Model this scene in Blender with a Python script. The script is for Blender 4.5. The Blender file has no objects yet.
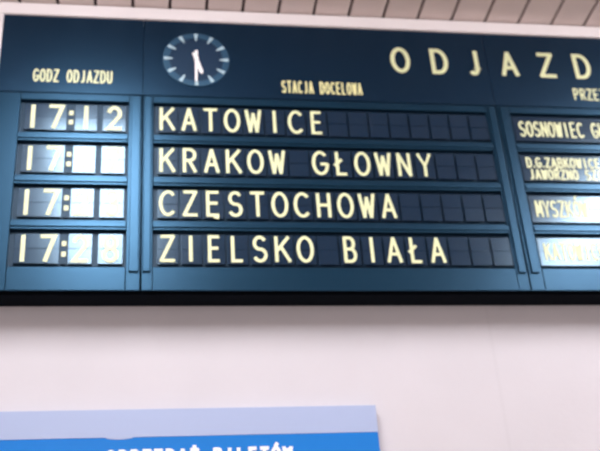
import bpy, bmesh, math, random
from mathutils import Matrix, Vector
random.seed(7)
SC = bpy.context.scene
COL = SC.collection

# ------------------------------------------------------------------ camera
cam_d = bpy.data.cameras.new('camera')
cam = bpy.data.objects.new('camera', cam_d)
COL.objects.link(cam)
cam_d.sensor_width = 36.0
cam_d.lens = 60.0                      # 1000 px on a 600 px wide frame
cam_d.clip_start = 0.05
R = ((0.988463, -0.136774, -0.065064),     # right
     (-0.010033, -0.487758, 0.872921),     # up
     (0.151129, 0.862198, 0.483503))       # forward
cam.matrix_world = Matrix(((R[0][0], R[1][0], -R[2][0], -0.0893),
                           (R[0][1], R[1][1], -R[2][1], -3.9876),
                           (R[0][2], R[1][2], -R[2][2], 1.5898),
                           (0, 0, 0, 1)))
cam_d.dof.use_dof = True               # the phone's soft focus
cam_d.dof.focus_distance = 3.0
cam_d.dof.aperture_fstop = 2.5
SC.camera = cam

# ------------------------------------------------------------------ world and exposure
world = bpy.data.worlds.new('hall_light')
SC.world = world
world.use_nodes = True
bg = world.node_tree.nodes['Background']
bg.inputs['Color'].default_value = (1.0, 0.92, 0.90, 1)
bg.inputs['Strength'].default_value = 0.90
SC.view_settings.view_transform = 'Standard'
SC.view_settings.look = 'None'
SC.view_settings.gamma = 1.0
SC.view_settings.use_curve_mapping = False
SC.view_settings.exposure = 0.0
LAMP = 36.5                            # radiance of the lamp diffusers

Z0 = 4.3            # height of the first line of flaps (X = 0 is its first letter)
WALL_Y = 0.0
FRONT = -0.16       # front of the board
FLAP = -0.152        # plane of the flaps
CEIL = Z0 + 0.656


# ------------------------------------------------------------------ materials
def mat(name, col, rough=0.6, metal=0.0, spec=0.5, tint=None, noise=0.0, nscale=6.0, bump=0.0, bscale=60.0, emit=None, estr=0.0, coat=0.0):
    m = bpy.data.materials.new(name)
    m.use_nodes = True
    nt = m.node_tree
    b = nt.nodes['Principled BSDF']
    b.inputs['Base Color'].default_value = (*col, 1)
    b.inputs['Roughness'].default_value = rough
    b.inputs['Metallic'].default_value = metal
    b.inputs['Specular IOR Level'].default_value = spec
    if tint:
        b.inputs['Specular Tint'].default_value = (*tint, 1)
    if coat:
        b.inputs['Coat Weight'].default_value = coat
        b.inputs['Coat Roughness'].default_value = 0.25
    tc = nt.nodes.new('ShaderNodeTexCoord')
    if noise:
        n = nt.nodes.new('ShaderNodeTexNoise')
        n.inputs['Scale'].default_value = nscale
        n.inputs['Detail'].default_value = 4
        nt.links.new(tc.outputs['Object'], n.inputs['Vector'])
        mp = nt.nodes.new('ShaderNodeMapRange')
        mp.inputs['From Min'].default_value = 0.3
        mp.inputs['From Max'].default_value = 0.7
        mp.inputs['To Min'].default_value = 1 - noise
        mp.inputs['To Max'].default_value = 1 + noise
        nt.links.new(n.outputs['Fac'], mp.inputs['Value'])
        mx = nt.nodes.new('ShaderNodeVectorMath')
        mx.operation = 'SCALE'
        mx.inputs[0].default_value = col
        nt.links.new(mp.outputs['Result'], mx.inputs['Scale'])
        nt.links.new(mx.outputs['Vector'], b.inputs['Base Color'])
    if bump:
        n2 = nt.nodes.new('ShaderNodeTexNoise')
        n2.inputs['Scale'].default_value = bscale
        nt.links.new(tc.outputs['Object'], n2.inputs['Vector'])
        bp = nt.nodes.new('ShaderNodeBump')
        bp.inputs['Strength'].default_value = bump
        bp.inputs['Distance'].default_value = 0.01
        nt.links.new(n2.outputs['Fac'], bp.inputs['Height'])
        nt.links.new(bp.outputs['Normal'], b.inputs['Normal'])
    if emit:
        b.inputs['Emission Color'].default_value = (*emit, 1)
        b.inputs['Emission Strength'].default_value = estr
    return m


M = dict(
    wall=mat('wall_paint', (0.592, 0.578, 0.632), 0.75, spec=0.25, noise=0.025, nscale=2.2, bump=0.05, bscale=35),
    ceiling=mat('ceiling_plank', (0.76, 0.67, 0.66), 0.6, spec=0.3, noise=0.05, nscale=3.0),
    seam=mat('ceiling_seam', (0.10, 0.08, 0.09), 0.9, spec=0.1),
    floor=mat('floor_stone', (0.46, 0.35, 0.29), 0.45, noise=0.12, nscale=5),
    panel=mat('panel_blue', (0.0006, 0.006, 0.020), 0.32, spec=0.9, tint=(0.22, 0.58, 1.0), noise=0.08, nscale=4, bump=0.03, bscale=8),
    bezel=mat('bezel_blue', (0.0012, 0.012, 0.027), 0.33, spec=0.9, tint=(0.22, 0.58, 1.0), noise=0.06, nscale=5, bump=0.03, bscale=10),
    housing=mat('housing_dark', (0.004, 0.006, 0.010), 0.9, spec=0.05),
    recess=mat('recess_dark', (0.004, 0.014, 0.032), 0.5, spec=0.5, tint=(0.5, 0.75, 1.0)),
    flap=mat('flap_blue', (0.002, 0.013, 0.036), 0.19, spec=0.9, tint=(0.50, 0.76, 1.0)),
    cream=mat('letter_cream', (0.72, 0.76, 0.47), 0.45, spec=0.3),
    yellow=mat('letter_yellow', (0.78, 0.76, 0.40), 0.45, spec=0.3),
    trim=mat('frame_white', (0.88, 0.84, 0.87), 0.4, spec=0.5),
    ring=mat('clock_ring', (0.022, 0.068, 0.13), 0.4, spec=0.6, tint=(0.5, 0.8, 1.0)),
    dial=mat('clock_dial', (0.006, 0.020, 0.055), 0.4, spec=0.6, tint=(0.5, 0.8, 1.0)),
    mark=mat('clock_mark', (0.40, 0.56, 0.65), 0.5),
    hand=mat('clock_hand', (0.90, 0.90, 0.93), 0.45),
    sign_blue=mat('sign_blue', (0.006, 0.18, 0.60), 0.4, spec=0.3),
    sign_pale=mat('sign_pale', (0.37, 0.45, 0.67), 0.4, spec=0.4),
    sign_white=mat('sign_white', (0.86, 0.88, 0.92), 0.45),
    sign_body=mat('sign_body', (0.50, 0.55, 0.66), 0.5),
    lamp_body=mat('lamp_body', (0.75, 0.75, 0.74), 0.5),
    lamp=mat('lamp_diffuser', (0.9, 0.9, 0.9), 0.5, emit=(1.0, 0.965, 0.97), estr=LAMP),
)


# ------------------------------------------------------------------ mesh helpers
def box(bm, x0, x1, y0, y1, z0, z1, mi=0):
    v = [bm.verts.new(c) for c in ((x0, y0, z0), (x1, y0, z0), (x1, y1, z0), (x0, y1, z0),
                                   (x0, y0, z1), (x1, y0, z1), (x1, y1, z1), (x0, y1, z1))]
    for f in ((0, 1, 2, 3)[::-1], (4, 5, 6, 7), (0, 1, 5, 4), (1, 2, 6, 5), (2, 3, 7, 6), (3, 0, 4, 7)):
        fc = bm.faces.new([v[i] for i in f])
        fc.material_index = mi


def prism(bm, pts, y0, y1, mi=0):
    """polygon in X/Z, counter-clockwise seen from the hall, from y0 (front) to y1 (back)"""
    a = [bm.verts.new((x, y0, z)) for x, z in pts]
    b = [bm.verts.new((x, y1, z)) for x, z in pts]
    n = len(pts)
    fs = [bm.faces.new(a), bm.faces.new(b[::-1])]
    for i in range(n):
        fs.append(bm.faces.new((a[i], b[i], b[(i + 1) % n], a[(i + 1) % n])))
    for f in fs:
        f.material_index = mi


def ring(bm, r0, r1, y0, y1, cx=0, cz=0, n=96, mi=0):
    L = []
    for r, y in ((r0, y1), (r0, y0), (r1, y0), (r1, y1)):
        L.append([bm.verts.new((cx + r * math.cos(2 * math.pi * i / n), y, cz + r * math.sin(2 * math.pi * i / n))) for i in range(n)])
    for k in range(4):
        a, b = L[k], L[(k + 1) % 4]
        for i in range(n):
            f = bm.faces.new((a[i], a[(i + 1) % n], b[(i + 1) % n], b[i]))
            f.material_index = mi


def disc(bm, r, y0, y1, n=96, mi=0):
    prism(bm, [(r * math.cos(2 * math.pi * i / n), r * math.sin(2 * math.pi * i / n)) for i in range(n)], y0, y1, mi)


def build(name, bm, mats, parent=None, loc=(0, 0, 0), bevel=0.0):
    bmesh.ops.recalc_face_normals(bm, faces=bm.faces)
    me = bpy.data.meshes.new(name)
    bm.to_mesh(me)
    bm.free()
    for m in (mats if isinstance(mats, (list, tuple)) else [mats]):
        me.materials.append(m)
    o = bpy.data.objects.new(name, me)
    COL.objects.link(o)
    o.location = loc
    if parent:
        o.parent = parent
    if bevel:
        md = o.modifiers.new('edge', 'BEVEL')
        md.width = bevel
        md.segments = 2
        md.limit_method = 'ANGLE'
    return o


def thing(name, label, cat, loc=(0, 0, 0), group=None):
    o = bpy.data.objects.new(name, None)
    COL.objects.link(o)
    o.location = loc
    o['label'] = label
    o['category'] = cat
    if group:
        o['group'] = group
    return o


# ------------------------------------------------------------------ stroke lettering
def arc(cx, cy, rx, ry, a0, a1, n=14):
    return [(cx + rx * math.cos(math.radians(a0 + (a1 - a0) * i / n)), cy + ry * math.sin(math.radians(a0 + (a1 - a0) * i / n))) for i in range(n + 1)]


OO = arc(.5, .5, .5, .5, 90, 450, 28)
G = {   # strokes in a unit box (centre lines); closed when first == last
    'A': [[(0, 0), (.5, 1)], [(.5, 1), (1, 0)], [(.2, .32), (.8, .32)]],
    'B': [[(.05, 0), (.05, 1)], [(.05, 1)] + arc(.5, .76, .38, .24, 90, -90) + [(.05, .52)], [(.05, .52)] + arc(.52, .26, .46, .26, 90, -90) + [(.05, 0)]],
    'C': [arc(.55, .5, .53, .5, 48, 312, 22)],
    'D': [[(.05, 0), (.05, 1)] + arc(.4, .5, .58, .5, 90, -90, 18) + [(.05, 0)]],
    'E': [[(.9, 1), (.1, 1), (.1, 0), (.9, 0)], [(.1, .52), (.8, .52)]],
    'G': [arc(.54, .5, .53, .5, 48, 350, 24) + [(1.0, .45), (.6, .45)]],
    'H': [[(.05, 0), (.05, 1)], [(.95, 0), (.95, 1)], [(.05, .5), (.95, .5)]],
    'I': [[(.5, 0), (.5, 1)]],
    'J': [[(.72, 1), (.72, .25)] + arc(.42, .25, .3, .25, 0, -130, 10)],
    'K': [[(.05, 0), (.05, 1)], [(.92, 1), (.12, .45)], [(.38, .6), (.98, 0)]],
    'L': [[(.1, 1), (.1, 0), (.9, 0)]],
    'M': [[(0, 0), (.08, 1)], [(.92, 1), (1, 0)], [(.08, 1), (.5, .25)], [(.5, .25), (.92, 1)]],
    'N': [[(.05, 0), (.05, 1)], [(.95, 0), (.95, 1)], [(.05, 1), (.95, 0)]],
    'O': [OO],
    'P': [[(.1, 0), (.1, 1)], [(.1, 1)] + arc(.5, .74, .42, .26, 90, -90) + [(.1, .48)]],
    'R': [[(.08, 0), (.08, 1)], [(.08, 1)] + arc(.5, .75, .42, .25, 90, -90) + [(.08, .5)], [(.45, .5), (.95, 0)]],
    'S': [arc(.5, .745, .42, .255, 35, 270, 14) + arc(.5, .25, .45, .25, 90, -150, 14)[1:]],
    'T': [[(.0, 1), (1, 1)], [(.5, 1), (.5, 0)]],
    'U': [[(.05, 1), (.05, .35)] + arc(.5, .35, .45, .35, 180, 360) + [(.95, 1)]],
    'W': [[(-.02, 1), (.25, 0)], [(.25, 0), (.5, .85)], [(.5, .85), (.75, 0)], [(.75, 0), (1.02, 1)]],
    'Y': [[(0, 1), (.5, .46), (1, 1)], [(.5, .46), (.5, 0)]],
    'Z': [[(.05, 1), (.95, 1)], [(.03, 0), (1, 0)], [(.95, 1), (.03, 0)]],
    '1': [[(.5, 0), (.5, 1)]],
    '2': [arc(.5, .7, .43, .3, 160, -20, 12) + [(.06, 0), (.98, 0)]],
    '3': [arc(.5, .75, .4, .25, 140, -90, 12), arc(.5, .25, .45, .25, 90, -140, 12)],
    '7': [[(.02, 1), (.95, 1), (.35, 0)]],
    '8': [arc(.5, .75, .38, .25, 90, 450, 20), arc(.5, .25, .45, .25, 90, 450, 20)],
    '.': [[(.5, 0), (.5, .08)]],
}
G['Ł'] = G['L'] + [[(-.12, .42), (.5, .66)]]
G['Ę'] = G['E'] + [[(.76, 0), (.70, -.08), (.90, -.11)]]
G['Ą'] = G['A'] + [[(.9, 0), (.8, -.14), (1.04, -.18)]]
G['Ó'] = G['O'] + [[(.45, 1.16), (.68, 1.34)]]
G['Ż'] = G['Z'] + [[(.5, 1.17), (.5, 1.28)]]
NARROW = {'I': .5, '1': .5, '.': .5}


def ribbon(bm, pts, w, y0, y1, mi):
    closed = len(pts) > 3 and math.hypot(pts[0][0] - pts[-1][0], pts[0][1] - pts[-1][1]) < 1e-6
    P = [Vector(q) for q in (pts[:-1] if closed else pts)]
    n = len(P)
    L = []
    for i in range(n):
        a = P[i - 1] if (i > 0 or closed) else None
        b = P[(i + 1) % n] if (i < n - 1 or closed) else None
        d1 = (P[i] - a).normalized() if a is not None else None
        d2 = (b - P[i]).normalized() if b is not None else None
        d1 = d1 if d1 is not None else d2
        d2 = d2 if d2 is not None else d1
        n1, n2 = Vector((-d1.y, d1.x)), Vector((-d2.y, d2.x))
        m = n1 + n2
        m = n1 if m.length < 1e-4 else m.normalized()
        k = min(1.0 / max(m.dot(n1), .3), 1.9)
        p = P[i].copy()
        if not closed and i == 0:
            p -= d2 * w * .5 * .6
        if not closed and i == n - 1:
            p += d1 * w * .5 * .6
        L.append((p + m * k * w / 2, p - m * k * w / 2))
    F = [[(bm.verts.new((q.x, y0, q.y)), bm.verts.new((q.x, y1, q.y))) for q in s] for s in L]
    m_ = n if closed else n - 1
    for i in range(m_):
        (a, a2), (b, b2) = F[i]
        (c, c2), (d, d2) = F[(i + 1) % n]
        for q in ((a, b, d, c), (a2, c2, d2, b2), (a, c, c2, a2), (b, b2, d2, d)):
            bm.faces.new(q).material_index = mi
    if not closed:
        for e in (F[0], F[-1]):
            (a, a2), (b, b2) = e
            bm.faces.new((a, a2, b2, b)).material_index = mi


def glyph(bm, ch, cx, cz, w, h, t, y0, y1, mi=0):
    """letter centred on cx, cz; w, h outer size, t stroke"""
    if ch == ':':
        for dz in (-.19, .19):
            ribbon(bm, [(cx, cz + dz * h - t * .3), (cx, cz + dz * h + t * .3)], t * .95, y0, y1, mi)
        return
    for k, st in enumerate(G.get(ch, [])):      # crossing strokes lie a hair apart
        ribbon(bm, [(cx + (x - .5) * (w - t), cz + (z - .5) * (h - t)) for x, z in st], t, y0 - k * .0003, y1, mi)


def words(bm, txt, x0, pitch, cz, w, h, t, y0, y1, mi=0):
    x = x0
    for ch in txt:
        adv = .5 if ch == '.' else 1.0
        x += (adv - 1) * pitch / 2
        if ch != ' ':
            glyph(bm, ch, x, cz, w, h, t, y0, y1, mi)
        x += (adv + 1) * pitch / 2


def seam_wall():
    """wall paint with the faint joint of two plaster sheets"""
    m = M['wall']
    nt = m.node_tree
    b = nt.nodes['Principled BSDF']
    src = b.inputs['Base Color'].links[0].from_socket
    tc = nt.nodes.new('ShaderNodeTexCoord')
    sx = nt.nodes.new('ShaderNodeSeparateXYZ')
    nt.links.new(tc.outputs['Object'], sx.inputs[0])
    a = nt.nodes.new('ShaderNodeMath')
    a.operation = 'SUBTRACT'
    a.inputs[1].default_value = 1.438
    nt.links.new(sx.outputs['X'], a.inputs[0])
    c = nt.nodes.new('ShaderNodeMath')
    c.operation = 'ABSOLUTE'
    nt.links.new(a.outputs[0], c.inputs[0])
    r = nt.nodes.new('ShaderNodeMapRange')
    r.inputs['From Min'].default_value = 0.002
    r.inputs['From Max'].default_value = 0.012
    r.inputs['To Min'].default_value = 0.97
    r.inputs['To Max'].default_value = 1.0
    nt.links.new(c.outputs[0], r.inputs['Value'])
    s = nt.nodes.new('ShaderNodeVectorMath')
    s.operation = 'SCALE'
    nt.links.new(src, s.inputs[0])
    nt.links.new(r.outputs['Result'], s.inputs['Scale'])
    nt.links.new(s.outputs['Vector'], b.inputs['Base Color'])


# ------------------------------------------------------------------ the room
seam_wall()
XL, XR, YN = -7.0, 9.0, -9.0
bm = bmesh.new()
box(bm, XL, XR, 0.0, 0.2, 0.0, CEIL + 0.1)
o = build('wall_back', bm, M['wall'])
o['kind'] = 'structure'
bm = bmesh.new()
box(bm, XL, XR, YN, 0.0, -0.1, 0.0)
o = build('floor', bm, M['floor'])
o['kind'] = 'structure'
bm = bmesh.new()
pitch, k0 = 0.1800, 0.011
i0 = int((XL - k0) / pitch) + 1
i1 = int((XR - k0) / pitch) - 1
for i in range(i0, i1):
    x = k0 + i * pitch
    box(bm, x + 0.008, x + pitch - 0.008, YN, 0.0, CEIL, CEIL + 0.02, 0)
box(bm, k0 + i0 * pitch, k0 + i1 * pitch, YN, 0.0, CEIL + 0.02, CEIL + 0.1, 1)
o = build('ceiling', bm, [M['ceiling'], M['seam']])
o['kind'] = 'structure'


# ------------------------------------------------------------------ ceiling lamps (their light included)
def ceiling_lamp(x, label):
    t = thing('ceiling_light', label, 'ceiling light', (x, -1.97, CEIL), 'ceiling lights in front of the board')
    b = bmesh.new()
    box(b, -.26, .26, -.86, .86, -.05, 0.0)
    build('lamp_housing', b, M['lamp_body'], t)
    b = bmesh.new()
    box(b, -.225, .225, -.83, .83, -.13, -.0505)
    build('diffuser', b, M['lamp'], t)
    return t


ceiling_lamp(-0.40, 'long white ceiling lamp above the left end of the board')
ceiling_lamp(3.05, 'long white ceiling lamp above the right end of the board')
ceiling_lamp(6.50, 'long white ceiling lamp past the right end of the board')

# ------------------------------------------------------------------ departures board
BX0, BX1 = -0.775, 3.05
BZ0, BZ1 = Z0 - 0.883, Z0 + 0.577
HZ = Z0 + 0.125                 # joint between heading panel and flap modules
board = thing('departures_board', 'long dark blue split-flap train departures board under the ceiling', 'departures board', (0.5, 0, BZ0))
BO = (-0.5, 0, -BZ0)            # so that the parts can be written in world coordinates


def part(name, bm, mats, parent=None, bevel=0.0, label=None):
    if parent is None:
        o = build(name, bm, mats, board, BO, bevel)
    else:
        o = build(name, bm, mats, parent, (0, 0, 0), bevel)
    if label:
        o['label'] = label
    return o


bm = bmesh.new()
box(bm, BX0, BX1, -0.115, -0.002, BZ0, BZ1)
part('housing', bm, M['housing'], label='dark underside and back of the board')

bm = bmesh.new()
for a, b in ((BX0, -0.1158), (-0.1142, 1.5992), (1.6008, BX1)):
    box(bm, a, b, FRONT, -0.115, HZ + 0.002, BZ1)
part('heading_panel', bm, M['panel'], bevel=0.001)

# white angle frame along the top and the ends
bm = bmesh.new()
box(bm, BX0 - 0.045, BX1 + 0.045, FRONT - 0.012, -0.002, BZ1 + 0.0005, CEIL - 0.008)
part('frame_rail', bm, M['trim'], bevel=0.004, label='white rail along the top of the board')
for xa, xb in ((BX0 - 0.045, BX0 - 0.0005), (BX1 + 0.0005, BX1 + 0.045)):
    bm = bmesh.new()
    box(bm, xa, xb, FRONT - 0.012, -0.002, BZ0, BZ1)
    part('frame_upright', bm, M['trim'], bevel=0.004, label='white upright at the end of the board')


ROWZ = [Z0 - 0.005 - 0.226 * j for j in range(4)]


def module_frame(xa, xb, wa, wb, rib_l, rib_r):
    """plate with four openings wa..wb, raised ribs down its sides"""
    b = bmesh.new()
    y0, y1 = FRONT, -0.115
    box(b, xa, wa, y0, y1, BZ0, HZ - 0.002)
    box(b, wb, xb, y0, y1, BZ0, HZ - 0.002)
    hh = 0.089
    edges = [HZ - 0.002] + [z + s for z in ROWZ for s in (hh, -hh)] + [BZ0]
    for i in range(0, len(edges), 2):
        box(b, wa, wb, y0, y1, edges[i + 1], edges[i])
    for z in [(ROWZ[i] + ROWZ[i + 1]) / 2 for i in range(3)]:
        box(b, wa, wb, y0 - 0.006, y0, z - 0.012, z + 0.010)
    for r in (rib_l, rib_r):
        if r:
            box(b, r[0], r[1], y0 - 0.010, y0, BZ0 + 0.085, HZ - 0.012)
    for v in b.verts:                       # thin front sheet along the bottom edge
        if v.co.z < BZ0 + 1e-4 and v.co.y > y0 + .01:
            v.co.y = y0 + .006
    return part('module_frame', b, M['bezel'], bevel=0.0035)


module_frame(BX0, -0.1175, -0.665, -0.178, None, (-0.166, -0.124))
module_frame(-0.1125, 1.5975, -0.066, 1.545, (-0.106, -0.074), (1.556, 1.590))
module_frame(1.6025, BX1, 1.668, BX1 - 0.07, (1.616, 1.652), None)

# lettering of the heading panel
for ch, x, w in (('O', 1.149, .100), ('D', 1.349, .094), ('J', 1.530, .085), ('A', 1.714, .092), ('Z', 1.913, .096), ('D', 2.105, .094), ('Y', 2.300, .092)):
    bm = bmesh.new()
    glyph(bm, ch, x, Z0 + .386, w, .158, .0215, FRONT - .003, FRONT + .0005)
    part('heading_letter', bm, M['cream'], label='large cream letter ' + ch + ' of the heading')
for txt, x0, x1, z, h, m in (('GODZ ODJAZDU', -.606, -.270, .222, .074, 'cream'), ('STACJA DOCELOWA', .553, .926, .199, .074, 'yellow'),  # left title cream instead of yellow: whitening sheen put into its colour
                             ('PRZEZ', 2.038, 2.180, .209, .072, 'cream')):
    bm = bmesh.new()
    pt = (x1 - x0) / (len(txt) - 1)
    words(bm, txt, x0, pt, Z0 + z, pt * .90, h, .0084, FRONT - .0015, FRONT + .0005)
    part('column_title', bm, M[m], label='small ' + ('pale' if m == 'cream' else 'yellow') + ' title above a column of flaps')

# rows of flaps
DEST = ['KATOWICE', 'KRAKOW GŁOWNY', 'CZĘSTOCHOWA', 'ZIELSKO BIAŁA']
MINS = ['12', '17', '23', '28']
VIA = [['SOSNOWIEC GŁ'], ['D.G.ZĄBKOWICE', 'JAWORZNO SZCZ'], ['MYSZKÓW'], ['KATOWICE']]


def leaf_pair(b, xa, xb, z, hh=.071, tilt=0.35):
    """upper and lower half of a flap, each a thin leaf a fraction of a degree off the vertical"""
    for za, zb in ((.0012, hh), (-hh, -.0012)):
        k = math.tan(math.radians(random.uniform(-tilt, tilt))) * (zb - za) / 2
        ya, yb = FLAP - k, FLAP + k
        v = [b.verts.new(c) for c in ((xa, ya, z + za), (xb, ya, z + za), (xb, yb, z + zb), (xa, yb, z + zb),
                                      (xa, ya + .0012, z + za), (xb, ya + .0012, z + za), (xb, yb + .0012, z + zb), (xa, yb + .0012, z + zb))]
        for f in ((0, 1, 2, 3), (7, 6, 5, 4), (1, 0, 4, 5), (2, 1, 5, 6), (3, 2, 6, 7), (0, 3, 7, 4)):
            b.faces.new([v[i] for i in f])


LY0, LY1 = FLAP - .0022, FLAP - .0012
FM = [M['flap'], M['cream']]


def backing(name, xa, xb, z, label):
    b = bmesh.new()
    box(b, xa, xb, -0.138, -0.1155, z - .098, z + .098)
    return part(name, b, M['recess'], label=label)


for j, z in enumerate(ROWZ):
    # departure time
    row = backing('time_row', -0.668, -0.175, z, 'dark slot of the departure time 17:' + MINS[j])
    b = bmesh.new()
    leaf_pair(b, -0.642, -0.457, z)
    glyph(b, '1', -0.606, z, .045, .134, .018, LY0, LY1, 1)
    glyph(b, '7', -0.503, z, .075, .134, .018, LY0, LY1, 1)
    part('hour_flap', b, FM, row)
    b = bmesh.new()
    glyph(b, ':', -0.437, z, .02, .134, .020, LY0 + .004, LY1 + .004, 0)
    box(b, -0.450, -0.424, FLAP + .0045, -.138, z - .071, z + .071, 1)
    part('colon_strip', b, [M['cream'], M['recess']], row)
    for ch, xa, xb in ((MINS[j][0], -0.419, -0.321), (MINS[j][1], -0.294, -0.192)):
        b = bmesh.new()
        leaf_pair(b, xa, xb, z)
        glyph(b, ch, (xa + xb) / 2, z, .076, .134, .018, LY0, LY1, 1)
        part('minute_flap', b, FM, row)
    # destination, sixteen letter flaps
    row = backing('destination_row', -0.069, 1.548, z, 'dark slot showing the destination ' + DEST[j])
    for i in range(16):
        b = bmesh.new()
        leaf_pair(b, i * .1 - .0455, i * .1 + .0455, z, tilt=0.9)
        ch = DEST[j][i] if i < len(DEST[j]) else ' '
        if ch != ' ':
            w = .080 if ch in 'OCGKMW' else .074
            if ch in 'LEŁB':
                w = .066
            glyph(b, ch, i * .1 - .002, z + .003, w - .004, .132, .0148, LY0 - .0006, LY1, 1)
        part('letter_flap', b, FM, row)
    # intermediate stations, one wide flap
    row = backing('via_row', 1.665, BX1 - .067, z, 'dark slot with the stations on the way')
    b = bmesh.new()
    leaf_pair(b, 1.676, BX1 - .078, z)
    if len(VIA[j]) == 1:
        words(b, VIA[j][0], 1.718, .0374, z - .001, .036, .092, .0100, LY0, LY1, 1)
    else:
        words(b, VIA[j][0], 1.716, .0315, z + .030, .030, .060, .0090, LY0, LY1, 1)
        words(b, VIA[j][1], 1.718, .0315, z - .036, .030, .060, .0090, LY0, LY1, 1)
    part('via_flap', b, FM, row)

# ------------------------------------------------------------------ the clock on the heading panel
clock = thing('clock', 'round dark blue clock on the heading panel of the departures board', 'clock', (0.136, FRONT - .0005, Z0 + 0.342))
bm = bmesh.new()
disc(bm, .128, -.003, 0)
build('dial', bm, M['dial'], clock)
bm = bmesh.new()
ring(bm, .1285, .160, -.006, 0)
build('rim', bm, M['ring'], clock, bevel=.001)
for i in range(12):
    bm = bmesh.new()
    prism(bm, [(-.0095, .154), (-.003, .112), (.003, .112), (.0095, .154)], -.0085, -.0062)
    h = build('hour_mark', bm, M['mark'], clock)
    h.rotation_euler = (0, math.radians(30 * i), 0)
for nm, prof, ang, y in (('hour_hand', [(-.009, -.038), (.009, -.038), (.009, .080), (0, .096), (-.009, .080)], 163, -.012),
                         ('minute_hand', [(-.0075, -.048), (.0075, -.048), (.0055, .135), (-.0055, .135)], 181, -.0155)):
    bm = bmesh.new()
    prism(bm, prof[::-1], y, y + .0025)
    h = build(nm, bm, M['hand'], clock)
    h.rotation_euler = (0, math.radians(ang), 0)
bm = bmesh.new()
disc(bm, .012, -.018, -.003, 24)
build('hub', bm, M['hand'], clock)

# ------------------------------------------------------------------ ticket office sign
SX0, SX1, ST = -1.45, 0.866, Z0 - 1.358
SB = Z0 - 1.80
SL = Z0 - 1.473
sign = thing('ticket_office_sign', 'blue ticket office sign with pale top band on the wall below the departures board', 'sign', (-.3, 0, SB))
SO = (.3, 0, -SB)
bm = bmesh.new()
box(bm, SX0, SX1, -.034, -.001, SB, ST)
build('sign_box', bm, M['sign_body'], sign, SO)
bm = bmesh.new()
prism(bm, [(SX0, ST), (SX0, SL)] + [(-.19 + .055 * math.cos(a), SL + .009 * math.sin(a)) for a in [math.pi + math.pi * i / 12 for i in range(13)]] + [(SX1, SL), (SX1, ST)], -.040, -.0345)
build('pale_band', bm, M['sign_pale'], sign, SO)
bm = bmesh.new()
box(bm, SX0, SX1, -.0385, -.0345, SB, SL - .0002)
o = build('blue_panel', bm, M['sign_blue'], sign, SO)
for txt, x0 in (('SPRZEDAŻ', -.222), ('BILETÓW', -.222 + 9 * .047)):
    bm = bmesh.new()
    words(bm, txt, x0, .0470, Z0 - 1.556, .0425, .066, .0150, -.0405, -.0388)
    build('sign_word', bm, M['sign_white'], sign, SO)['label'] = 'white capital letters on the blue panel'
